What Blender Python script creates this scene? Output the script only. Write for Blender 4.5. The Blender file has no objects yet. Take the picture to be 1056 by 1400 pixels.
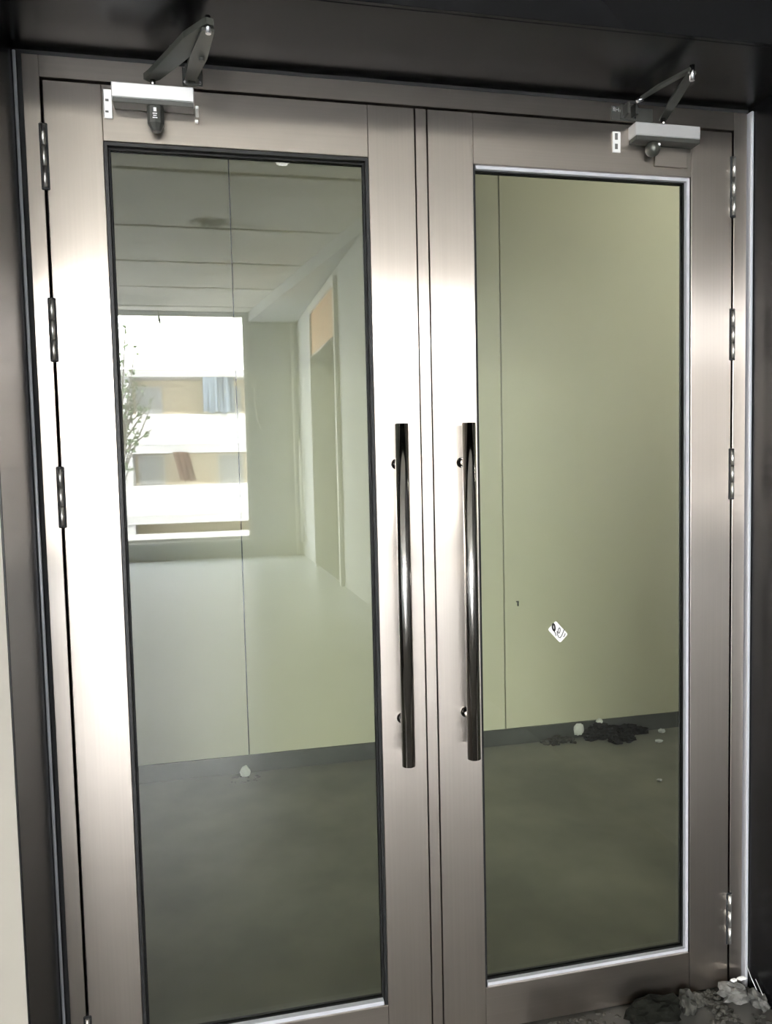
import bpy, bmesh, math, random
from mathutils import Vector, Matrix, noise
random.seed(7)
S = bpy.context.scene

# ---------------------------------------------------------------- camera
YAW, PITCH, ROLL, FPX = .2122, -.0639, -.0230, 1050.9
def cam_axes(y, p, r):
    cy, sy, cp, sp, cr, sr = math.cos(y), math.sin(y), math.cos(p), math.sin(p), math.cos(r), math.sin(r)
    fw = Vector((sy*cp, cy*cp, sp)); rt = Vector((cy, -sy, 0)); up = rt.cross(fw)
    return rt*cr + up*sr, up*cr - rt*sr, fw
rt, up, fw = cam_axes(YAW, PITCH, ROLL)
cd = bpy.data.cameras.new('camera'); cam = bpy.data.objects.new('camera', cd)
S.collection.objects.link(cam); S.camera = cam
cd.sensor_fit = 'VERTICAL'; cd.sensor_height = 36; cd.sensor_width = 27
cd.lens = 36*FPX/1400; cd.clip_start = .05; cd.clip_end = 200
m = Matrix((rt, up, -fw)).transposed().to_4x4(); m.translation = Vector((-.503, -1.836, 1.5007))
cam.matrix_world = m

# ---------------------------------------------------------------- sky and exposure
W = bpy.data.worlds.new('overcast_sky'); S.world = W; W.use_nodes = True
bg = W.node_tree.nodes['Background']
bg.inputs['Color'].default_value = (.98, .99, 1, 1); bg.inputs['Strength'].default_value = 44
S.view_settings.view_transform = 'Standard'; S.view_settings.look = 'None'
S.view_settings.exposure = 0; S.view_settings.gamma = 1; S.view_settings.use_curve_mapping = False
S.cycles.max_bounces = 14; S.cycles.diffuse_bounces = 6; S.cycles.glossy_bounces = 6
S.cycles.transparent_max_bounces = 16; S.cycles.sample_clamp_indirect = 8
sd = bpy.data.lights.new('sun', 'SUN'); sd.energy = 26; sd.angle = math.radians(3); sd.color = (1, .96, .9)
so_ = bpy.data.objects.new('sun', sd); S.collection.objects.link(so_); so_.rotation_euler = (math.radians(48), 0, math.radians(162))
# daylight portal in the room's window opening (guides sampling of the sky only)
ld = bpy.data.lights.new('window_daylight_portal', 'AREA'); ld.shape = 'RECTANGLE'; ld.size = 5.4; ld.size_y = 3.66
ld.cycles.is_portal = True
lo = bpy.data.objects.new('window_daylight_portal', ld); S.collection.objects.link(lo)
lo.location = (-2.7, -11.05, 2.12); lo.rotation_euler = (math.radians(90), 0, 0)

# ---------------------------------------------------------------- materials
def mat(name, col, rough=.6, metal=0, spec=.5, bump=0, scale=8, var=0, col2=None, aniso=0, tangent=None, stretch=(1, 1, 1), emit=0):
    M = bpy.data.materials.new(name); M.use_nodes = True
    nt = M.node_tree; N = nt.nodes; L = nt.links; b = N['Principled BSDF']
    b.inputs['Base Color'].default_value = (*col, 1); b.inputs['Roughness'].default_value = rough
    b.inputs['Metallic'].default_value = metal; b.inputs['Specular IOR Level'].default_value = spec
    if emit:
        b.inputs['Emission Color'].default_value = (*col, 1); b.inputs['Emission Strength'].default_value = emit
    tc = N.new('ShaderNodeNewGeometry'); mp = N.new('ShaderNodeMapping'); mp.inputs['Scale'].default_value = stretch
    L.new(tc.outputs['Position'], mp.inputs['Vector'])
    nz = N.new('ShaderNodeTexNoise'); nz.inputs['Scale'].default_value = scale; nz.inputs['Detail'].default_value = 6
    L.new(mp.outputs['Vector'], nz.inputs['Vector'])
    if col2 or var:
        c2 = col2 or tuple(c*(1-var) for c in col)
        rp = N.new('ShaderNodeValToRGB')
        rp.color_ramp.elements[0].position = .35; rp.color_ramp.elements[1].position = .68
        rp.color_ramp.elements[0].color = (*c2, 1); rp.color_ramp.elements[1].color = (*col, 1)
        L.new(nz.outputs['Fac'], rp.inputs['Fac']); L.new(rp.outputs['Color'], b.inputs['Base Color'])
    if bump:
        bp = N.new('ShaderNodeBump'); bp.inputs['Strength'].default_value = bump; bp.inputs['Distance'].default_value = .01
        L.new(nz.outputs['Fac'], bp.inputs['Height']); L.new(bp.outputs['Normal'], b.inputs['Normal'])
    if aniso:
        b.inputs['Anisotropic'].default_value = aniso
        cx = N.new('ShaderNodeCombineXYZ')
        for i in range(3): cx.inputs[i].default_value = tangent[i]
        L.new(cx.outputs['Vector'], b.inputs['Tangent'])
    return M

def glass_mat(name, tint, f0=.046):
    M = bpy.data.materials.new(name); M.use_nodes = True
    nt = M.node_tree; N = nt.nodes; L = nt.links
    N.remove(N['Principled BSDF']); out = N['Material Output']
    g = N.new('ShaderNodeNewGeometry'); dt = N.new('ShaderNodeVectorMath'); dt.operation = 'DOT_PRODUCT'
    L.new(g.outputs['Incoming'], dt.inputs[0]); L.new(g.outputs['Normal'], dt.inputs[1])
    def mth(op, a, b=None):
        n = N.new('ShaderNodeMath'); n.operation = op
        for i, v in enumerate((a, b)):
            if v is None: continue
            if isinstance(v, (int, float)): n.inputs[i].default_value = v
            else: L.new(v, n.inputs[i])
        return n.outputs[0]
    a = mth('ABSOLUTE', dt.outputs['Value']); s = mth('POWER', mth('SUBTRACT', 1.0, a), 5.0)
    fr = mth('ADD', mth('MULTIPLY', s, 1-f0), f0)
    tr = N.new('ShaderNodeBsdfTransparent'); tr.inputs['Color'].default_value = (*tint, 1)
    gl = N.new('ShaderNodeBsdfGlossy'); gl.inputs['Roughness'].default_value = .0; gl.inputs['Color'].default_value = (1, 1, 1, 1)
    mx = N.new('ShaderNodeMixShader'); L.new(fr, mx.inputs[0]); L.new(tr.outputs[0], mx.inputs[1]); L.new(gl.outputs[0], mx.inputs[2])
    L.new(mx.outputs[0], out.inputs['Surface'])
    return M

def brushed(name, col, rough, aniso, stretch):
    M = bpy.data.materials.new(name); M.use_nodes = True
    nt = M.node_tree; N = nt.nodes; L = nt.links; N.remove(N['Principled BSDF'])
    g = N.new('ShaderNodeNewGeometry'); mp = N.new('ShaderNodeMapping'); mp.inputs['Scale'].default_value = stretch
    nz = N.new('ShaderNodeTexNoise'); nz.inputs['Scale'].default_value = 3; nz.inputs['Detail'].default_value = 6
    L.new(g.outputs['Position'], mp.inputs['Vector']); L.new(mp.outputs['Vector'], nz.inputs['Vector'])
    rp = N.new('ShaderNodeValToRGB'); rp.color_ramp.elements[0].position = .35; rp.color_ramp.elements[1].position = .68
    rp.color_ramp.elements[0].color = (*[c*.95 for c in col], 1); rp.color_ramp.elements[1].color = (*col, 1)
    L.new(nz.outputs['Fac'], rp.inputs['Fac'])
    b = N.new('ShaderNodeBsdfAnisotropic'); b.distribution = 'BECKMANN'
    b.inputs['Roughness'].default_value = rough; b.inputs['Anisotropy'].default_value = aniso
    cx = N.new('ShaderNodeCombineXYZ'); cx.inputs[0].default_value = 1; L.new(cx.outputs[0], b.inputs['Tangent'])
    L.new(rp.outputs['Color'], b.inputs['Color'])
    d = N.new('ShaderNodeBsdfDiffuse'); L.new(rp.outputs['Color'], d.inputs['Color'])
    mx = N.new('ShaderNodeMixShader'); mx.inputs[0].default_value = .03
    L.new(b.outputs[0], mx.inputs[1]); L.new(d.outputs[0], mx.inputs[2]); L.new(mx.outputs[0], N['Material Output'].inputs['Surface'])
    return M

M = {}
M['steel'] = brushed('brushed_stainless_steel', (.575, .52, .468), .28, -.70, (60, 60, .6))
M['steel_h'] = brushed('brushed_stainless_steel_rail_grain', (.575, .52, .468), .28, -.68, (.6, 60, 60))
M['bead'] = mat('polished_bead_steel', (.78, .79, .82), .2, 1)
M['chrome'] = mat('dark_polished_tube_steel', (.42, .40, .38), .08, 1)
M['barrel'] = mat('satin_hinge_steel', (.8, .78, .74), .38, 1)
M['black_metal'] = mat('black_gloss_panel', (.005, .005, .0055), .27, 0, spec=.15, bump=.012, scale=2, stretch=(1, 12, 6))
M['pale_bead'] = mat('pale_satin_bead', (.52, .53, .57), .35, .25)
M['rubber'] = mat('black_rubber', (.006, .006, .006), .6, spec=.2)
M['dark_gap'] = mat('dark_recess', (.01, .01, .011), .8)
M['dark_bead'] = mat('dark_bead', (.012, .012, .012), .45, 0, spec=.2)
M['glass'] = glass_mat('clear_green_float_glass', (.93, .955, .91))
M['wall_green'] = mat('sage_wall_board', (.62, .595, .455), .55, spec=.2, col2=(.57, .555, .42), scale=1.2, bump=.01)
M['concrete_dark'] = mat('dark_concrete_floor', (.20, .195, .16), .5, col2=(.12, .12, .10), scale=2.6, bump=.05)
M['base_dark'] = mat('dark_grey_skirting', (.065, .068, .062), .5, var=.3, scale=6)
M['beige'] = mat('beige_wall_paint', (.27, .25, .215), .7, var=.06, scale=2)
M['white_wall'] = mat('off_white_wall', (.60, .62, .63), .75, var=.1, scale=1.4)
M['ceiling'] = mat('concrete_ceiling_slab', (.82, .79, .74), .8, col2=(.68, .66, .61), scale=1.6, bump=.05)
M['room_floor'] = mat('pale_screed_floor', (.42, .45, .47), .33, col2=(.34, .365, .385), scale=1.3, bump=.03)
M['clad'] = mat('charcoal_cladding', (.10, .10, .10), .5, var=.2, scale=2)
M['white'] = mat('white_paint', (.8, .8, .78), .5)
M['facade'] = mat('facade_render', (.88, .88, .87), .8, var=.04, scale=.8)
M['facade_warm'] = mat('warm_facade_render', (.90, .80, .64), .8, var=.08, scale=.5)
M['facade_grey'] = mat('grey_facade_concrete', (.55, .55, .56), .8, var=.15, scale=.7)
M['window_dark'] = mat('facade_window_glass', (.45, .46, .47), .1)
M['aluminium'] = mat('matt_aluminium', (.72, .72, .72), .35, .6)
M['closer_dark'] = mat('dark_grey_cast_metal', (.035, .036, .032), .5, .2)
M['arm_dark'] = mat('dark_olive_arm_metal', (.055, .058, .05), .4, .5)
M['paper'] = mat('white_paper', (.85, .85, .84), .7)
M['ink'] = mat('grey_ink', (.09, .09, .085), .7)
M['rubble'] = mat('grey_concrete_rubble', (.17, .165, .155), .9, col2=(.06, .06, .055), scale=30, bump=.4)
M['dust'] = mat('grey_dust', (.085, .08, .07), .95, spec=.1, col2=(.035, .035, .03), scale=18, bump=.3)
M['black_dirt'] = mat('black_dirt', (.009, .0095, .007), .95, spec=.1, var=.5, scale=40, bump=.5)
M['black_dirt2'] = mat('dark_grey_stone', (.07, .068, .06), .9, spec=.1, col2=(.025, .025, .022), scale=30, bump=.4)
M['white_scrap'] = mat('white_plastic_scrap', (.8, .8, .78), .5)
M['cloth_blue'] = mat('blue_grey_cloth', (.15, .18, .22), .9, col2=(.03, .035, .05), scale=3, stretch=(4, 1, .2))
M['cloth_red'] = mat('maroon_striped_cloth', (.13, .075, .06), .9, col2=(.04, .025, .025), scale=5, stretch=(5, 1, .2))
M['curtain'] = mat('grey_curtain_cloth', (.20, .21, .20), .9, var=.2, scale=3)
M['orange'] = mat('orange_board', (.70, .42, .24), .7, var=.2)
M['bark'] = mat('tree_bark', (.12, .11, .10), .9, var=.4)
M['leaf'] = mat('grey_green_leaf', (.10, .13, .08), .8)
M['lamp'] = mat('lamp_diffuser', (1, .98, .93), .5, emit=9)
M['tube'] = mat('fill_tube_glow', (1, .98, .92), .5, emit=125)  # glow of the added corridor fill lights

def stain(M_, centre, radius, col, scale=14):
    nt = M_.node_tree; N = nt.nodes; L = nt.links; b = N['Principled BSDF']; src = b.inputs['Base Color'].links[0].from_socket
    g = N.new('ShaderNodeNewGeometry'); nz = N.new('ShaderNodeTexNoise'); nz.inputs['Scale'].default_value = scale
    L.new(g.outputs['Position'], nz.inputs['Vector'])
    d = N.new('ShaderNodeVectorMath'); d.operation = 'DISTANCE'; d.inputs[1].default_value = centre; L.new(g.outputs['Position'], d.inputs[0])
    ma = N.new('ShaderNodeMath'); ma.operation = 'MULTIPLY_ADD'; ma.inputs[1].default_value = radius*2.2; L.new(nz.outputs['Fac'], ma.inputs[0]); L.new(d.outputs['Value'], ma.inputs[2])
    mr = N.new('ShaderNodeMapRange'); mr.inputs['From Min'].default_value = radius*1.7; mr.inputs['From Max'].default_value = radius*2.2
    mr.inputs['To Min'].default_value = 1; mr.inputs['To Max'].default_value = 0; L.new(ma.outputs[0], mr.inputs['Value'])
    mx = N.new('ShaderNodeMix'); mx.data_type = 'RGBA'; L.new(mr.outputs[0], mx.inputs['Factor']); L.new(src, mx.inputs['A']); mx.inputs['B'].default_value = (*col, 1)
    L.new(mx.outputs['Result'], b.inputs['Base Color'])
def doorway_dust_shade(M_, col):          # dust tone plus painted-in shade: floor colour darkens towards the doorway
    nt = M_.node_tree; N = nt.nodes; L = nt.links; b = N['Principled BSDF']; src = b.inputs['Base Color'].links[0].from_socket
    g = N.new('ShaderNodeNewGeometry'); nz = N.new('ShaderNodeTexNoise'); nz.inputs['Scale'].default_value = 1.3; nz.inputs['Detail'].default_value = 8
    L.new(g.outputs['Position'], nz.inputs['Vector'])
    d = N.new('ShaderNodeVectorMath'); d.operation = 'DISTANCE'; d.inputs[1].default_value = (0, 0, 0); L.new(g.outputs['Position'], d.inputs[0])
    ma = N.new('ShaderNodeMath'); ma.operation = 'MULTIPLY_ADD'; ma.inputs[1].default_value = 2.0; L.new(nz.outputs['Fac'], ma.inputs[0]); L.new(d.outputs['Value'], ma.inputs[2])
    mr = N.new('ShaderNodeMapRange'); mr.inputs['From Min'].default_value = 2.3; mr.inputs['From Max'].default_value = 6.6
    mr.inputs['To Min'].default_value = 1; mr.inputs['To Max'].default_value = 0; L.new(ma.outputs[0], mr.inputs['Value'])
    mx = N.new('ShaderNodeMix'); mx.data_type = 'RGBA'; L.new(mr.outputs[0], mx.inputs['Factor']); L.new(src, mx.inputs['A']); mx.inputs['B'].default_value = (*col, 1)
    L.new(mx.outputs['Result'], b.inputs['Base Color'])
doorway_dust_shade(M['room_floor'], (.075, .072, .064))
stain(M['ceiling'], (-.49, -6.36, 4.0), .2, (.03, .03, .028))
stain(M['ceiling'], (-1.55, -10.3, 4.0), .5, (.40, .40, .37), 4)

# ---------------------------------------------------------------- helpers
def empty(name, loc=(0, 0, 0), parent=None):
    o = bpy.data.objects.new(name, None); S.collection.objects.link(o); o.location = loc; o.empty_display_size = .1
    if parent: o.parent = parent
    return o
def tag(o, label=None, cat=None, group=None, kind=None):
    for k, v in (('label', label), ('category', cat), ('group', group), ('kind', kind)):
        if v: o[k] = v
    return o
def link_bm(name, bm, material, parent=None, smooth=False):
    me = bpy.data.meshes.new(name)
    bmesh.ops.recalc_face_normals(bm, faces=bm.faces[:]); bm.to_mesh(me); bm.free()
    me.materials.append(M[material] if isinstance(material, str) else material)
    if smooth:
        for p in me.polygons: p.use_smooth = True
    o = bpy.data.objects.new(name, me); S.collection.objects.link(o)
    if parent:
        o.parent = parent
        pl = Vector((0, 0, 0)); q = parent
        while q: pl += q.location; q = q.parent
        me.transform(Matrix.Translation(-pl))       # meshes are written in world space
    return o
def add_box(bm, x0, x1, y0, y1, z0, z1, bev=0):
    r = bmesh.ops.create_cube(bm, size=1)
    vs = r['verts']
    for v in vs: v.co = Vector((x0+(v.co.x+.5)*(x1-x0), y0+(v.co.y+.5)*(y1-y0), z0+(v.co.z+.5)*(z1-z0)))
    if bev:
        es = list({e for v in vs for e in v.link_edges})
        bmesh.ops.bevel(bm, geom=es, offset=bev, segments=1, affect='EDGES', profile=.5)
def box(name, material, x0, x1, y0, y1, z0, z1, parent=None, bev=0, kind=None):
    bm = bmesh.new(); add_box(bm, x0, x1, y0, y1, z0, z1, bev)
    o = link_bm(name, bm, material, parent)
    if kind: o['kind'] = kind
    return o
def add_tube(bm, p0, p1, r0, r1=None, n=20, caps=True, bev=0):
    p0, p1 = Vector(p0), Vector(p1); d = p1-p0; r1 = r0 if r1 is None else r1
    mx = Matrix.Translation((p0+p1)/2) @ d.to_track_quat('Z', 'Y').to_matrix().to_4x4()
    r = bmesh.ops.create_cone(bm, cap_ends=caps, segments=n, radius1=r0, radius2=r1, depth=d.length, matrix=mx)
    return r['verts']
def tube(name, material, p0, p1, r, parent=None, n=24, r1=None):
    bm = bmesh.new(); add_tube(bm, p0, p1, r, r1, n)
    o = link_bm(name, bm, material, parent)
    for p in o.data.polygons: p.use_smooth = len(p.vertices) == 4
    return o
def flat_bar(bm, pts, width, thick, side=None):
    """a bar of rectangular section through pts; width horizontal-ish (perpendicular to run in xy), thick in z"""
    prev = None
    n = len(pts); rings = []
    for i, p in enumerate(pts):
        p = Vector(p)
        d = (Vector(pts[min(i+1, n-1)])-Vector(pts[max(i-1, 0)])).normalized()
        s = d.cross(Vector((0, 0, 1)))
        if s.length < 1e-3: s = Vector((1, 0, 0))
        s.normalize(); u = s.cross(d).normalized()
        w = width[i] if isinstance(width, (list, tuple)) else width
        rings.append([bm.verts.new(p+s*a*w/2+u*b*thick/2) for a, b in ((-1, -1), (1, -1), (1, 1), (-1, 1))])
    for a, b in zip(rings, rings[1:]):
        for k in range(4): bm.faces.new((a[k], a[(k+1) % 4], b[(k+1) % 4], b[k]))
    bm.faces.new(rings[0][::-1]); bm.faces.new(rings[-1])
def lump(bm, c, size, seed, sub=3, rough=.35, flat=True):
    r = bmesh.ops.create_icosphere(bm, subdivisions=sub, radius=1)
    for v in r['verts']:
        n = noise.noise(v.co*1.6+Vector((seed, seed*.7, 0)))+.4*noise.noise(v.co*4+Vector((seed, 0, 9)))
        v.co = v.co*(1+rough*n)
        v.co = Vector((c[0]+v.co.x*size[0], c[1]+v.co.y*size[1], c[2]+v.co.z*size[2]))
        if flat and v.co.z < .001: v.co.z = .001

# ================================================================ SETTING
FRONT = -.27           # face of the room's wall that holds the doorway
SOF = 2.412            # soffit of the doorway lining
# --- corridor behind the glass
corridor = empty('wall_back', (0, 1.93, 0)); tag(corridor, kind='structure')
box('backing', 'dark_gap', -5, 6, 1.945, 2.05, -.02, 3.3, corridor)
xs = [-5+.0, -3.079, -1.744, -.409, .928, 2.263, 3.598, 4.933]
for a, b in zip(xs, xs[1:]):
    box('wall_panel', 'wall_green', a+.003, b-.003, 1.925, 1.945, 0, 3.2, corridor, bev=.0015)
bb = box('baseboard_back', 'base_dark', -5, 4.93, 1.913, 1.9255, 0, .085, kind='structure')
fl = box('floor', 'concrete_dark', -5, 5, .06, 1.94, -.1, 0, kind='structure')
box('ceiling_corridor', 'white_wall', -5, 5, .05, 2, 3.2, 3.3, kind='structure')
box('wall_corridor_left', 'white_wall', -5.1, -5, -.0, 2, 0, 3.3, kind='structure')
box('wall_corridor_right', 'white_wall', 4.933, 5.03, 0, 2, 0, 3.3, kind='structure')
# unseen fill lights, added to brighten the corridor wall behind the glass
for x, l in ((2.7, 'nearer added fill light tube, out of view beyond the right door'), (4.1, 'farther added fill light tube, out of view at the corridor end')):
    o = box('fill_light', 'white', x-.62, x+.62, .35, .45, 3.13, 3.2); tag(o, l, 'lamp')
    tube('fill_light_tube', 'tube', (x-.58, .4, 3.105), (x+.58, .4, 3.105), .018, o, 12)
# --- wall that holds the doorway (corridor side + room side)
fw_ = empty('wall_front', (0, FRONT, 0)); tag(fw_, kind='structure')
box('wall_section', 'beige', -6, -.9092, FRONT, .06, 0, 4.02, fw_)
box('wall_section', 'beige', .925, 5, FRONT, .06, 0, 4.02, fw_)
box('wall_section', 'beige', -.9092, .925, FRONT, .06, SOF+.02, 4.02, fw_)
# --- black lining of the doorway
lin = empty('trim_1', (0, FRONT, 0)); tag(lin, kind='structure')
box('reveal_panel', 'black_metal', -.909, -.905, FRONT, .05, 0, SOF, lin, bev=.001)
box('reveal_panel', 'black_metal', .905, .925, FRONT-.001, .05, 0, SOF, lin, bev=.001)
box('soffit_panel', 'black_metal', -.909, .925, FRONT-.003, .05, SOF, SOF+.02, lin, bev=.001)
box('fascia_panel', 'black_metal', -.94, 1.5, FRONT-.014, FRONT-.002, SOF+.001, 3.0, lin, bev=.001)
box('fascia_panel', 'black_metal', .925, 1.5, FRONT-.014, FRONT-.002, 0, SOF-.002, lin, bev=.001)
# --- steel door frame
fr = empty('trim_2', (0, 0, 0)); tag(fr, kind='structure')
box('jamb', 'steel', -.888, -.8535, 0, .05, 0, 2.398, fr, bev=.001)
box('jamb', 'steel', .8535, .892, 0, .05, 0, 2.398, fr, bev=.001)
box('head', 'steel_h', -.8533, .8533, 0, .05, 2.352, 2.398, fr, bev=.001)
box('backing', 'dark_gap', -.905, -.889, .012, .05, 0, SOF, fr)
box('backing', 'dark_gap', .893, .905, .012, .05, 0, SOF, fr)
box('backing', 'dark_gap', -.889, .893, .012, .05, 2.399, SOF, fr)
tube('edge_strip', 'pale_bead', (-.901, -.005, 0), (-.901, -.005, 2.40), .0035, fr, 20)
box('edge_strip', 'pale_bead', .8965, .9045, -.012, .010, 0, 2.40, fr, bev=.002)  # pale colour stands in for the window's glint along this edge
box('stop', 'rubber', -.8535, .8535, .047, .06, 2.33, 2.36, fr)
box('stop', 'rubber', -.86, -.835, .047, .06, 0, 2.33, fr)
box('stop', 'rubber', .835, .86, .047, .06, 0, 2.33, fr)

# ================================================================ DOOR LEAVES
ZT, ZB, GT, GB = 2.346, .006, 2.225, .122
def leaf(name, s):
    """s=-1 left leaf, +1 right leaf.  x is measured outward from the meeting line."""
    root = empty(name, (s*.8475, 0, 0)); tag(root, kind='structure')
    def X(a, b): a, b = s*a, s*b; return (min(a, b), max(a, b))
    si, so = .1305, .7275
    box('stile', 'steel', *X(.0165, si), 0, .045, ZB, ZT, root, bev=.0012)
    box('stile', 'steel', *X(so, .8475), 0, .045, ZB, ZT, root, bev=.0012)
    box('top_rail', 'steel_h', *X(si+.0006, so-.0006), .0003, .045, GT, ZT, root, bev=.0012)
    box('bottom_rail', 'steel_h', *X(si+.0006, so-.0006), .0003, .045, ZB, GB, root, bev=.0012)
    # glass, gasket and glazing beads
    g = box('glass_pane', 'glass', *X(si+.003, so-.003), .024, .030, GB+.003, GT-.003, root)
    g['label'] = 'clear pane of greenish glass'
    def ring(nm, m_, a, w, y0, y1, sides='lrtb'):
        (x0, x1) = X(si+a, so-a); z0, z1 = GB+a, GT-a
        bm = bmesh.new()
        if 'l' in sides: add_box(bm, x0, x0+w, y0, y1, z0, z1)
        if 'r' in sides: add_box(bm, x1-w, x1, y0, y1, z0, z1)
        if 't' in sides: add_box(bm, x0+w, x1-w, y0, y1, z1-w, z1)
        if 'b' in sides: add_box(bm, x0+w, x1-w, y0, y1, z0, z0+w)
        return link_bm(nm, bm, m_, root)
    ring('gasket', 'rubber', .0003, .011, .0185, .0238)
    ring('gasket', 'rubber', .0003, .011, .0302, .036)
    if s < 0:
        ring('glazing_bead', 'dark_bead', .0004, .007, .004, .0184, 'lrt')
        b = ring('glazing_bead', 'pale_bead', .0004, .010, .004, .0184, 'b'); b['label'] = 'bright steel bead under the glass'
    else:
        ring('glazing_bead', 'pale_bead', .0004, .0085, .007, .0184, 'rtb')
        b = ring('glazing_bead', 'dark_bead', .0004, .005, .004, .0184, 'l'); b['label'] = 'thin dark bead on the inner side'
    # seal behind the gap on the hinge side
    box('seal', 'rubber', *X(.848, .853), .022, .046, ZB, ZT, root)
    # hinges
    zs = ((2.112, 2.255), (1.74, 1.881), (1.371, 1.509), (.085, .225)) if s < 0 else ((2.127, 2.285), (1.753, 1.89), (1.38, 1.518), (.127, .277))
    for z0, z1 in zs:
        h = box('hinge', 'dark_gap', *X(.8415, .8595), -.0022, .02, z0, z1, root, bev=.002)
        for a, b_ in ((0, .33), (.335, .665), (.67, 1)):
            k = tube('hinge_barrel', 'barrel', (s*.8505, -.0045, z0+.005+(z1-z0-.010)*a), (s*.8505, -.0045, z0+.005+(z1-z0-.010)*b_), .0046, h, 16)
    # pull handle
    hx = -.0795 if s < 0 else .087
    hd = empty('pull_handle', (hx, -.065, .767), root)
    tube('bar', 'chrome', (hx, -.065, .767), (hx, -.065, 1.592), .0165, hd, 40)
    for z in (.865, 1.497):
        tube('mounting_post', 'chrome', (hx, -.052, z), (hx, -.004, z), .009, hd, 20)
        tube('mounting_collar', 'chrome', (hx, -.005, z), (hx, .001, z), .013, hd, 24)
    return root
dl = leaf('door_1', -1); dr = leaf('door_2', 1)
dl['label'] = 'left glazed steel door leaf with pull handle and black edged glass'
dr['label'] = 'right glazed steel door leaf with pull handle and bright glazing beads'
box('astragal', 'steel', -.0135, .0135, .0005, .05, ZB, ZT, dl, bev=.001)
box('seal', 'rubber', -.019, .019, .0455, .056, ZB, ZT, dl)

# ================================================================ DOOR CLOSERS
def closer(s, label):
    x0, x1 = (-.702, -.528) if s < 0 else (.546, .728)
    px_ = -.612 if s < 0 else .634
    root = empty('door_closer', (px_, -.001, 2.27)); tag(root, label, 'door closer')
    zt, zb = (2.337, 2.305) if s < 0 else (2.338, 2.306)
    box('body', 'aluminium', x0, x1, -.038, -.0005, zb, zt, root, bev=.0018)
    bm = bmesh.new(); add_box(bm, x0+.002, x1-.001, -.0372, -.0008, zb-.011, zb-.0001, .001)
    link_bm('underbody', bm, 'closer_dark', root)
    if s < 0:
        bm = bmesh.new()
        add_tube(bm, (px_, -.021, zb-.012), (px_, -.021, zb-.048), .0185, n=10)
        add_tube(bm, (px_, -.021, zb-.048), (px_, -.021, zb-.062), .0185, .010, 10)
        c = link_bm('pinion_housing', bm, 'closer_dark', root)
        box('printed_mark', 'paper', px_-.003, px_+.003, -.0402, -.0385, zb-.026, zb-.018, c)
        for k, w in enumerate((.008, .006, .009)):
            box('printed_mark', 'aluminium', px_-w/2-.001, px_+w/2, -.0400, -.0385, zb-.031-k*.0045, zb-.0295-k*.0045, c)
    else:
        bm = bmesh.new()
        bmesh.ops.create_uvsphere(bm, u_segments=24, v_segments=14, radius=.019, matrix=Matrix.Translation((px_-.03, -.020, zb-.025)))
        c = link_bm('pinion_housing', bm, 'arm_dark', root, True)
        box('hinge_side_block', 'steel_h', px_-.015, x1-.016, -.006, -.0005, 2.245, zb-.012, root, bev=.001)
        tube('adjusting_screw', 'paper', (px_-.022, -.0375, zb-.019), (px_-.022, -.032, zb-.019), .0035, c, 12)
    # pinion and arms
    ax, ay = (px_-.003, -.024)
    tube('pinion', 'chrome', (ax, ay, zt-.001), (ax, ay, zt+.018), .006, root, 16)
    za = zt+.021
    if s < 0:
        K = Vector((-.493, -.226, 2.372)); F = Vector((-.535, -.02, 2.372))
        bm = bmesh.new()
        flat_bar(bm, [(ax-.012, ay+.006, za), (ax+.004, ay-.012, za), Vector((ax, ay, za)).lerp(K, .35), Vector((ax, ay, za)).lerp(K, .75), K, K+Vector((.004, -.012, 0))],
                 [.020, .028, .036, .044, .026, .014], .013)
        link_bm('main_arm', bm, 'arm_dark', root)
        bm = bmesh.new(); flat_bar(bm, [K+Vector((0, 0, -.008)), K.lerp(F, .5)+Vector((0, 0, -.008)), F+Vector((0, 0, -.008))], [.024, .036, .024], .010)
        link_bm('forearm', bm, 'arm_dark', root)
    else:
        K = Vector((.578, -.225, 2.368)); F = Vector((.55, -.06, 2.385))
        bm = bmesh.new()
        flat_bar(bm, [(ax+.006, ay+.012, za), Vector((ax, ay, za)).lerp(K, .4), K], [.018, .024, .018], .006)
        link_bm('main_arm', bm, 'arm_dark', root)
        bm = bmesh.new(); flat_bar(bm, [K+Vector((0, 0, .008)), K.lerp(F, .6)+Vector((0, 0, .006)), F], [.014, .016, .01], .006)
        link_bm('forearm', bm, 'arm_dark', root)
        tube('forearm_tip', 'bead', F+Vector((.004, 0, 0)), F+Vector((-.008, .012, -.004)), .006, root, 12)
    tube('elbow_pin', 'bead', K+Vector((0, 0, -.018)), K+Vector((0, 0, .016)), .0055, root, 14)
    # frame bracket
    bx = -.53 if s < 0 else .545
    bm = bmesh.new(); add_box(bm, bx-.022, bx+.022, -.006, -.0003, 2.356, 2.394, .001)
    add_box(bm, bx-.016, bx-.010, -.03, -.005, 2.36, 2.388, .001); add_box(bm, bx+.006, bx+.014, -.03, -.005, 2.36, 2.388, .001)
    b = link_bm('frame_bracket', bm, 'closer_dark', root)
    for dx in (-.016, .016):
        tube('screw', 'bead', (bx+dx, -.0045, 2.361), (bx+dx, -.0085, 2.361), .0035, b, 10)
    if s < 0:
        tube('adjusting_knob', 'closer_dark', (-.565, -.10, 2.372), (-.565, -.10, 2.388), .009, root, 14)
        tube('adjusting_knob', 'closer_dark', (-.508, -.12, 2.353), (-.508, -.12, 2.369), .006, root, 14)
    return root
closer(-1, 'door closer on the left leaf with thick dark crossed arms')
closer(1, 'door closer on the right leaf with slim open folded arm')

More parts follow.
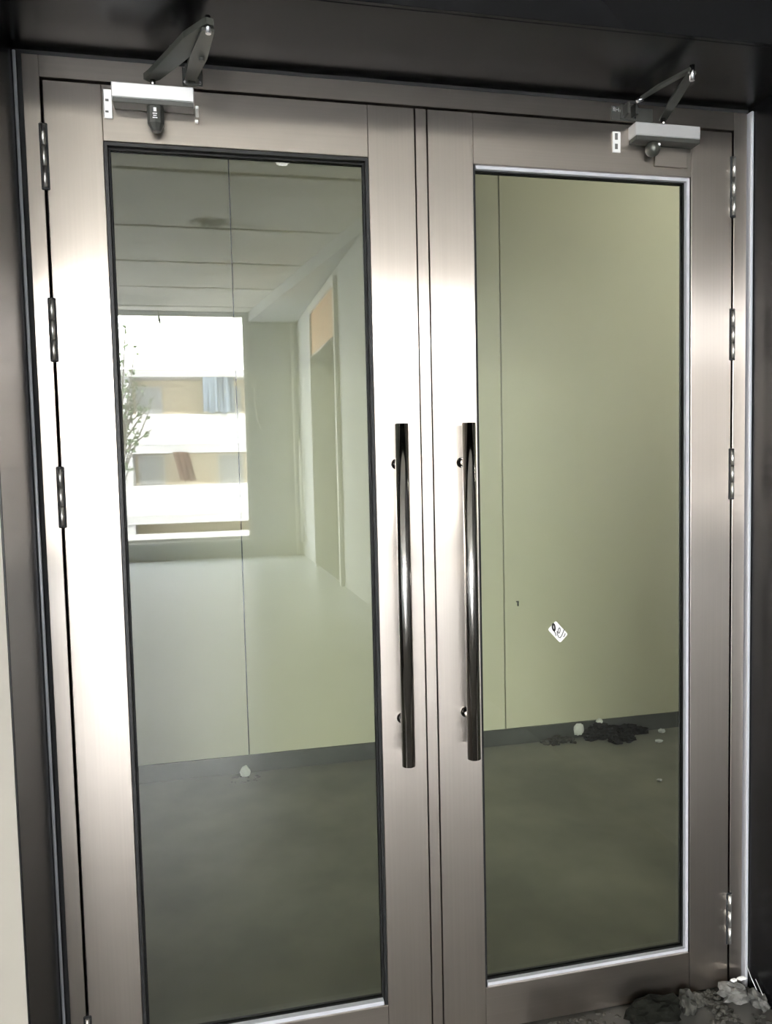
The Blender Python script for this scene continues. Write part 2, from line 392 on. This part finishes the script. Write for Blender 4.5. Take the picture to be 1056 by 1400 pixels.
# end plate beside each closer
def plate(x0, x1, z0, z1, label, m_, slots):
    o = box('mounting_plate', m_, x0, x1, -.005, -.0005, z0, z1, bev=.001)
    tag(o, label, 'bracket')
    for a, b, c, d in slots: box('slot', 'ink', x0+a, x0+b, -.0062, -.0049, z0+c, z0+d, o)
    return o
plate(-.7235, -.7045, 2.272, 2.334, 'pale slotted plate at left end of the left door closer', 'aluminium',
      ((.005, .012, .036, .041), (.004, .011, .012, .016), (.001, .002, .002, .06)))
plate(.502, .523, 2.273, 2.325, 'small white plate with two dark holes left of the right door closer', 'white',
      ((.005, .0125, .031, .047), (.005, .0125, .008, .021)))
# dark notice plate on the frame head, right leaf
np_ = box('label_plate', 'closer_dark', .50, .615, -.003, -.0004, 2.353, 2.388); tag(np_, 'dark plate with faint pale characters on frame above right door', 'plate')
for i, (a, w, h) in enumerate(((.003, .005, .011), (.010, .009, .009), (.022, .006, .006), (.031, .008, .007), (.042, .007, .008))):
    bm = bmesh.new(); x = .50+a; z = 2.375-i*.0006
    add_box(bm, x, x+.0016, -.0036, -.0029, z, z+h); add_box(bm, x+w-.0016, x+w, -.0036, -.0029, z, z+h); add_box(bm, x, x+w, -.0036, -.0029, z+h*.45, z+h*.45+.0014)
    link_bm('character', bm, 'aluminium', np_)
# two small white clips by the left closer
for i, (x, z, l) in enumerate(((-.5225, 2.292, 'upper tiny white clip at right end of left door closer'), (-.5245, 2.278, 'lower tiny white clip below right end of left door closer'))):
    tag(box('clip', 'white', x-.0035, x+.0035, -.007 if i else -.043, -.0005, z-.0035, z+.0035, bev=.0008), l, 'clip')

# ================================================================ ROOM BEHIND THE CAMERA (seen mirrored in the glass)
RH, RB = 4.0, -11.0
def rx(y): return .83+(-y-11)*-.0346          # right-hand wall runs slightly askew
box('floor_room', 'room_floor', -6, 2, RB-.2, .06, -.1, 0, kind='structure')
cr = empty('ceiling', (0, -5, RH)); tag(cr, kind='structure')
ys = [-.27, -3.5, -4.97, -6.55, -7.96, -9.32, -10.62, -11.2]
box('backing', 'dark_gap', -6, 2.2, -11.2, -.2, RH+.045, RH+.14, cr)
for a, b in zip(ys, ys[1:]):
    box('ceiling_slab', 'ceiling', -6, 2.2, b+.03, a-.03, RH, RH+.04+random.uniform(0, .01), cr, bev=.004)
box('wall_left', 'white_wall', -6.1, -6, RB-.2, FRONT, 0, RH+.1, kind='structure')
bm = bmesh.new()
p = [(rx(0), 0), (rx(0)+.15, 0), (rx(-11.2)+.15, -11.2), (rx(-11.2), -11.2)]
vb = [bm.verts.new((x, y, 0)) for x, y in p]; vt = [bm.verts.new((x, y, RH+.1)) for x, y in p]
bm.faces.new(vb[::-1]); bm.faces.new(vt)
for k in range(4): bm.faces.new((vb[k], vb[(k+1) % 4], vt[(k+1) % 4], vt[k]))
wr = tag(link_bm('wall_right', bm, 'white_wall'), kind='structure')
yy = [-.29, -1.45, -2.65, -3.85, -5.05]
for a, b in zip(yy, yy[1:]):
    bm = bmesh.new(); q = [(rx(a)-.001, a-.003), (rx(a)-.02, a-.003), (rx(b)-.02, b+.003), (rx(b)-.001, b+.003)]
    vb = [bm.verts.new((x, y, .002)) for x, y in q]; vt = [bm.verts.new((x, y, RH-.002)) for x, y in q]
    bm.faces.new(vb); bm.faces.new(vt[::-1])
    for k in range(4): bm.faces.new((vb[k], vb[(k+1) % 4], vt[(k+1) % 4], vt[k]))
    link_bm('cladding_panel', bm, 'clad', wr)
wb = empty('wall_rear', (0, RB, 0)); tag(wb, kind='structure')
WX0, WX1, WZ0, WZ1 = -5.4, 0.0, .29, 3.975
box('wall_section', 'white_wall', -6, WX0, RB-.2, RB, 0, RH, wb)
box('wall_section', 'white_wall', WX1, 1.0, RB-.2, RB, 0, RH, wb)
box('wall_section', 'white_wall', WX0, WX1, RB-.2, RB, 0, WZ0, wb)
box('wall_section', 'white_wall', WX0, WX1, RB-.2, RB, WZ1, RH, wb)
wn = empty('window_1', (-2.7, RB-.1, WZ0)); tag(wn, kind='structure')
for a, b, c, d in ((WX0, WX0+.05, WZ0, WZ1), (WX1-.05, WX1, WZ0, WZ1), (WX0+.05, WX1-.05, WZ0, WZ0+.05), (WX0+.05, WX1-.05, WZ1-.04, WZ1)):
    box('window_frame', 'white', a, b, RB-.12, RB-.06, c, d, wn)
box('window_sill', 'white', WX0, WX1, RB-.05, RB+.06, WZ0-.03, WZ0+.003, wn)
# oblique bulkhead under the ceiling
bm = bmesh.new(); p = [(1.0, -6.0), (.03, -10.9), (.8, -10.99)]
p = [(rx(-5.9)-.01, -5.9), (.05, -10.98), (rx(-10.98)-.005, -10.98)]
vb = [bm.verts.new((x, y, RH-.16)) for x, y in p]; vt = [bm.verts.new((x, y, RH-.001)) for x, y in p]
bm.faces.new(vb); bm.faces.new(vt[::-1])
for k in range(3): bm.faces.new((vb[k], vb[(k+1) % 3], vt[(k+1) % 3], vt[k]))
tag(link_bm('trim_3', bm, 'white_wall'), kind='structure')
# right-hand wall: tall framed recess with board above a curtain
y0, y1 = -9.3, -7.45
rec = empty('trim_4', (rx(y0), y0, 0)); tag(rec, kind='structure')
def wbox(name, m_, ya, yb, z0, z1, d0, d1, parent):
    bm = bmesh.new(); q = [(rx(ya)-d0, ya), (rx(ya)-d1, ya), (rx(yb)-d1, yb), (rx(yb)-d0, yb)]
    vb = [bm.verts.new((x, y, z0)) for x, y in q]; vt = [bm.verts.new((x, y, z1)) for x, y in q]
    bm.faces.new(vb); bm.faces.new(vt[::-1])
    for k in range(4): bm.faces.new((vb[k], vb[(k+1) % 4], vt[(k+1) % 4], vt[k]))
    return link_bm(name, bm, m_, parent)
wbox('frame_side', 'white', y0-.09, y0, 0, 3.75, .001, .05, rec); wbox('frame_side', 'white', y1, y1+.09, 0, 3.75, .001, .05, rec)
wbox('frame_head', 'white', y0, y1, 3.66, 3.75, .001, .05, rec); wbox('board', 'orange', y0, y1, 3.0, 3.66, .001, .02, rec)
bm = bmesh.new(); n = 60; va = []
for i in range(n+1):
    y = y0+.03+(y1-y0-.06)*i/n; d = .045+.018*math.sin(i*1.05)
    va.append([bm.verts.new((rx(y)-d-e, y, z)) for e in (0, .004) for z in (.06, 3.02)])
for a, b in zip(va, va[1:]):
    bm.faces.new((a[0], b[0], b[1], a[1])); bm.faces.new((a[2], a[3], b[3], b[2])); bm.faces.new((a[1], b[1], b[3], a[3])); bm.faces.new((a[0], a[2], b[2], b[0]))
bm.faces.new((va[0][0], va[0][1], va[0][3], va[0][2])); bm.faces.new((va[-1][0], va[-1][2], va[-1][3], va[-1][1]))
cu = link_bm('curtain', bm, 'curtain'); tag(cu, 'long grey pleated curtain mirrored at the right of the left door glass', 'curtain')
pr = tube('curtain_rod', 'aluminium', (rx(y0)-.055, y0, 3.035), (rx(y1)-.055, y1, 3.035), .012); tag(pr, 'thin rod over the grey curtain, seen mirrored in the left glass', 'rod')
# pipes in the far corner
for i, (x, y, z0, z1, l) in enumerate(((.74, -10.9, 0, 3.83, 'tall white pipe in far room corner, mirrored in left glass'), (.79, -10.55, .25, 1.9, 'short white pipe before the tall corner pipe, mirrored in left glass'))):
    o = tube('pipe', 'white', (x, y, z0), (x, y, z1), .028, None, 16); tag(o, l, 'pipe')
    for z in (z0+.35, z1-.4):
        bm = bmesh.new(); add_tube(bm, (x, y, z-.03), (x, y, z+.03), .034, n=16)
        add_box(bm, x, rx(y)+.01, y-.01, y+.01, z-.01, z+.01); link_bm('pipe_clip', bm, 'aluminium', o)
# hanging cord on the rear wall beside the window
bm = bmesh.new(); pts = [(.10, 2.83), (.12, 2.72), (.11, 2.55), (.14, 2.3), (.2, 2.1)]
for a, b in zip(pts, pts[1:]): add_tube(bm, (a[0], RB+.03, a[1]), (b[0], RB+.03, b[1]), .02, n=8)
add_box(bm, .06, .15, RB+.001, RB+.05, 2.78, 2.88, .005)
tag(link_bm('hanging_cord', bm, 'white'), 'white cord hanging on the wall beside the bright mirrored window', 'cord')
# hook hanging from the window head
bm = bmesh.new(); add_tube(bm, (-1.36, RB+.06, 3.998), (-1.35, RB+.06, 3.86), .012, n=8); add_tube(bm, (-1.35, RB+.06, 3.86), (-1.33, RB+.06, 3.78), .022, .008, 8)
tag(link_bm('ceiling_hook', bm, 'closer_dark'), 'small dark hook hanging above the mirrored window', 'hook')
# recessed lamp in the ceiling
lm = tube('ceiling_lamp', 'lamp', (.10, -4.67, RH-.004), (.10, -4.67, RH+.01), .055, None, 24); tag(lm, 'small oval ceiling lamp mirrored near the top of the left glass', 'lamp')
bm = bmesh.new(); bmesh.ops.create_cone(bm, segments=24, radius1=.068, radius2=.068, depth=.003, cap_ends=True, matrix=Matrix.Translation((.10, -4.67, RH-.0018)))
link_bm('trim_ring', bm, 'white', lm)

# ================================================================ OUTSIDE THE ROOM'S WINDOW
box('ground_outside', 'facade_grey', -40, 40, -60, RB-.2, -6.2, -6, kind='structure')
BY = -31
bd = empty('apartment_building', (0, BY, -6)); tag(bd, 'pale apartment building with long white balconies, mirrored in the left glass', 'building')
box('wall', 'facade_warm', -16, 16, BY-8, BY-1.3, -6, 5.25, bd)
box('roof_slab', 'facade_grey', -16.3, 16.3, BY-8.2, BY+.1, 5.2, 5.5, bd)
for z in (-3.5, -.7, 2.2):
    box('balcony_slab', 'facade_grey', -16.2, 16.2, BY-1.3, BY, z-.1, z+.25, bd)
    box('parapet', 'facade', -16.2, 16.2, BY-.1, BY+.02, z+.25, z+(1.5 if z > -3 else 2.3), bd)
for x in (-4.45, 1.6, 7.6, -10.5):
    box('column', 'facade_grey', x, x+.5, BY-1.2, BY-.11, -6, 5.2, bd)
for z in (.6, 3.5):
    for k, x in enumerate((-9, -6.4, -3.3, .0, 3.2, 6, 9)):
        w = box('window', 'white', x-.55, x+.55, BY-1.32, BY-1.22, z-.2, z+1.45, bd)
        box('window_pane', 'window_dark', x-.47, x+.47, BY-1.215, BY-1.2, z-.12, z+1.37, w)
def hung_cloth(name, m_, x0, x1, z0, z1, tilt, label, cat):
    bm = bmesh.new(); n = 16; va = []
    for i in range(n+1):
        t = i/n; x = x0+(x1-x0)*t; y = BY+.12+.06*math.sin(i*1.3)
        va.append([bm.verts.new((x+tilt*q, y+e, z)) for e in (0, .02) for q, z in ((1, z0+.05*math.sin(i)), (0, z1-.02*t))])
    for a, b in zip(va, va[1:]):
        for q in ((0, 1, 1, 0), (2, 3, 3, 2), (1, 3, 3, 1), (0, 2, 2, 0)):
            bm.faces.new((a[q[0]], a[q[1]], b[q[1]], b[q[0]]))
    o = link_bm(name, bm, m_); tag(o, label, cat)
hung_cloth('laundry', 'cloth_blue', -1.05, .2, 3.75, 5.2, 0, 'blue-grey laundry hung on the upper balcony, mirrored in the left glass', 'cloth')
hung_cloth('laundry', 'cloth_red', -2.35, -1.7, .95, 2.15, .28, 'maroon striped cloth hung askew on the lower balcony, mirrored in left glass', 'cloth')
# thin tree
tr = empty('tree', (-3.2, -22, -6)); tag(tr, 'thin sparse tree outside, mirrored at the left edge of the left glass', 'tree')
bm = bmesh.new(); add_tube(bm, (-3.6, -22, -6), (-3.3, -22, 3), .09, .04, 8); link_bm('trunk', bm, 'bark', tr)
bm = bmesh.new(); bl = bmesh.new()
for i in range(26):
    b0 = Vector((-3.35+random.uniform(-.1, .1), -22, random.uniform(1.0, 3.2))); b1 = b0+Vector((random.uniform(-.9, 1.1), random.uniform(-.5, .5), random.uniform(.4, 2.6)))
    add_tube(bm, b0, b1, .03, .012, 5)
    for k in range(9):
        c = b0.lerp(b1, random.uniform(.4, 1.05))+Vector([random.uniform(-.12, .12) for _ in range(3)]); u = Vector([random.uniform(-1, 1) for _ in range(3)]).normalized()*.09; w = u.orthogonal().normalized()*.05
        bl.faces.new([bl.verts.new(c+q) for q in (u, w, -u, -w)])
link_bm('branches', bm, 'bark', tr); lf = link_bm('foliage', bl, 'leaf', tr); lf['kind'] = 'stuff'

# ================================================================ SMALL THINGS
# sticker on the right-hand glass
c = Vector((.353, .0232, 1.0465)); ex = Vector((.036, 0, -.04)).normalized(); ez = Vector((.019, 0, .018)).normalized()
def quad(bm, pts, y0, y1):
    a = [bm.verts.new((p.x, y0, p.z)) for p in pts]; b = [bm.verts.new((p.x, y1, p.z)) for p in pts]; n = len(pts)
    bm.faces.new(a); bm.faces.new(b[::-1])
    for k in range(n): bm.faces.new((a[k], a[(k+1) % n], b[(k+1) % n], b[k]))
hx, hz = .0255, .0155; r_ = .004
pts = []
for sx, sz, a0 in ((1, 1, 0), (-1, 1, 90), (-1, -1, 180), (1, -1, 270)):
    for k in range(4):
        a = math.radians(a0+30*k); pts.append(c+ex*(sx*(hx-r_)+r_*math.cos(a))+ez*(sz*(hz-r_)+r_*math.sin(a)))
bm = bmesh.new(); quad(bm, pts, .0230, .0238)
st = link_bm('sticker', bm, 'paper'); tag(st, 'small tilted white sticker with grey scribbled marks on right glass', 'sticker')
def stroke(path, w, closed=False):
    bm = bmesh.new(); P = [c+Vector((a, 0, b)) for a, b in path]; w = w*1.5
    n = len(P)
    for i in range(n if closed else n-1):
        a, b = P[i], P[(i+1) % n]; d = (b-a).normalized(); s = Vector((-d.z, 0, d.x))*w/2; d = d*w*.3
        quad(bm, [a-d-s, b+d-s, b+d+s, a-d+s], .0225, .02305)
    link_bm('mark', bm, 'ink', st)
def ell(cx_, cz_, a, b, n=14, s=0, e=360, rot=0):
    o = []
    for k in range(n+1):
        t = math.radians(s+(e-s)*k/n); x, y = a*math.cos(t), b*math.sin(t); o.append((cx_+x*math.cos(rot)-y*math.sin(rot), cz_+x*math.sin(rot)+y*math.cos(rot)))
    return o
q_ = 2458.0
def rel(pts): return [(a/q_, -b/q_) for a, b in pts]
stroke(rel(ell(-29, -32, 8, 22, rot=-.15)), .0030); stroke(rel([(-27, -8), (-18, 8), (-14, 24)]), .0016)
stroke(rel(ell(8, -8, 7, 18, rot=.15)), .0014); stroke(rel([(-6, -4), (-5, 14), (4, 34), (14, 40), (26, 26), (36, 4), (42, -12)]), .0015)
stroke(rel([(50, 14), (46, 26), (38, 36)]), .0014)
# tiny mark on the corridor wall
bm = bmesh.new(); add_box(bm, 1.0, 1.008, 1.921, 1.9252, .735, .762); add_box(bm, .994, 1.0, 1.921, 1.9252, .756, .762)
tag(link_bm('wall_screw', bm, 'closer_dark'), 'tiny dark screw in the sage wall beyond the right glass', 'screw')
# scraps and dirt in the corridor
def piece(name, cs, size, m_, label, cat, seed, rough=.4, kind=None, sub=3):
    bm = bmesh.new(); lump(bm, cs, size, seed, sub, rough)
    return tag(link_bm(name, bm, m_), label, cat, kind=kind)
piece('crumpled_scrap', (-.432, 1.875, .02), (.022, .018, .032), 'white_scrap', 'white crumpled scrap under wall joint beyond the left glass', 'scrap', 3.1)
piece('crumpled_scrap', (1.325, 1.885, .055), (.026, .02, .032), 'white_scrap', 'white lump at left end of dark debris beyond right glass', 'scrap', 5.2)
piece('crumpled_scrap', (1.44, 1.875, .092), (.018, .016, .014), 'white_scrap', 'small pale scrap on top of dark debris beyond right glass', 'scrap', 6.3)
piece('plaster_crumb', (1.80, 1.86, .01), (.018, .016, .012), 'white_wall', 'upper pale crumb on corridor floor near right glass edge', 'crumb', 8.3)
piece('plaster_crumb', (1.71, 1.74, .006), (.022, .014, .008), 'white_wall', 'lower pale crumb on corridor floor near right glass edge', 'crumb', 9.3)
piece('plaster_crumb', (1.44, 1.30, .004), (.012, .01, .006), 'white_wall', 'lone pale crumb on middle of corridor floor behind right glass', 'crumb', 2.3)
def heap(name, boxes, m_, label, cat, n, smin, smax, seed, shape=None):
    rnd = random.Random(seed); bm = bmesh.new()
    for i in range(n):
        x0, x1, y0, y1, h = boxes[i % len(boxes)]
        x = rnd.uniform(x0, x1); y = rnd.uniform(y0, y1); s = rnd.uniform(smin, smax)
        t = 1-abs(2*(x-x0)/(x1-x0)-1); z = rnd.uniform(0, h)*min(1, .35+t)
        lump(bm, (x, y, z), (s*rnd.uniform(.7, 1.8), s, s*rnd.uniform(.5, 1)), rnd.uniform(0, 90), 1, .5)
    return tag(link_bm(name, bm, m_), label, cat, kind='stuff')
heap('debris_strip', [(1.365, 1.72, 1.86, 1.892, .06), (1.365, 1.5, 1.85, 1.89, .085)], 'black_dirt', 'dark debris heaped along the baseboard beyond the right glass', 'debris', 230, .009, .022, 1)
heap('debris_strip', [(1.12, 1.29, 1.84, 1.895, .03)], 'dust', 'low grey dust and grit left of the dark debris strip', 'debris', 60, .006, .014, 2)
heap('dirt_tuft', [(1.47, 1.60, 1.77, 1.825, .045)], 'black_dirt', 'dark tuft of dirt on floor in front of debris strip', 'dirt', 110, .007, .016, 3)
heap('plaster_grit', [(-.52, -.36, 1.78, 1.86, .008)], 'rubble', 'pale grit on corridor floor by the white scrap, left glass', 'grit', 22, .003, .008, 4)
# rubble on the threshold, right-hand side
heap('dust_pile', [(.25, .50, -.14, -.004, .004), (.74, .80, -.12, -.004, .006), (.4, .9, -.2, -.105, .005)], 'dust', 'loose grey dust and grit along the foot of the right door', 'dust', 420, .003, .008, 5)
piece('dirt_clod', (.595, -.05, .014), (.075, .035, .036), 'black_dirt', 'dark clod of dirt, largest piece at foot of right door', 'dirt', 1.7, .5)
piece('stone_slab', (.69, -.05, .012), (.022, .03, .034), 'black_dirt2', 'grey upright flake of rubble right of the dark clod', 'rubble', 4.4, .5)
piece('stone_slab', (.725, -.035, .008), (.02, .02, .022), 'dust', 'dull brown-grey stone right of the upright rubble flake', 'rubble', 7.4, .4)
piece('rubble_chunk', (.835, -.045, .018), (.038, .028, .024), 'rubble', 'pale crumbly concrete chunk in the bottom right frame corner', 'rubble', 11.4, .6)
piece('rubble_chunk', (.885, -.08, .012), (.018, .03, .018), 'rubble', 'smaller concrete chunk against the black reveal, bottom right', 'rubble', 13.4, .6)
piece('paper_scrap', (.845, -.03, .042), (.010, .006, .004), 'white_scrap', 'left white scrap on top of the pale concrete chunk', 'scrap', 15.4)
piece('paper_scrap', (.872, -.028, .042), (.014, .006, .004), 'white_scrap', 'right white scrap against jamb foot above concrete chunk', 'scrap', 17.4)
for k, (pp, l) in enumerate(((((.894, -.02, .07), (.892, -.04, .05), (.898, -.06, .02), (.894, -.09, .004)), 'longer thin pale wire curling at the foot of right reveal'),
                        (((.899, -.05, .05), (.896, -.08, .03), (.9, -.10, .004)), 'shorter thin pale wire nearer the camera by right reveal'))):
    bm = bmesh.new()
    for a, b in zip(pp, pp[1:]): add_tube(bm, a, b, .0009, n=6)
    tag(link_bm('wire', bm, 'aluminium'), l, 'wire')
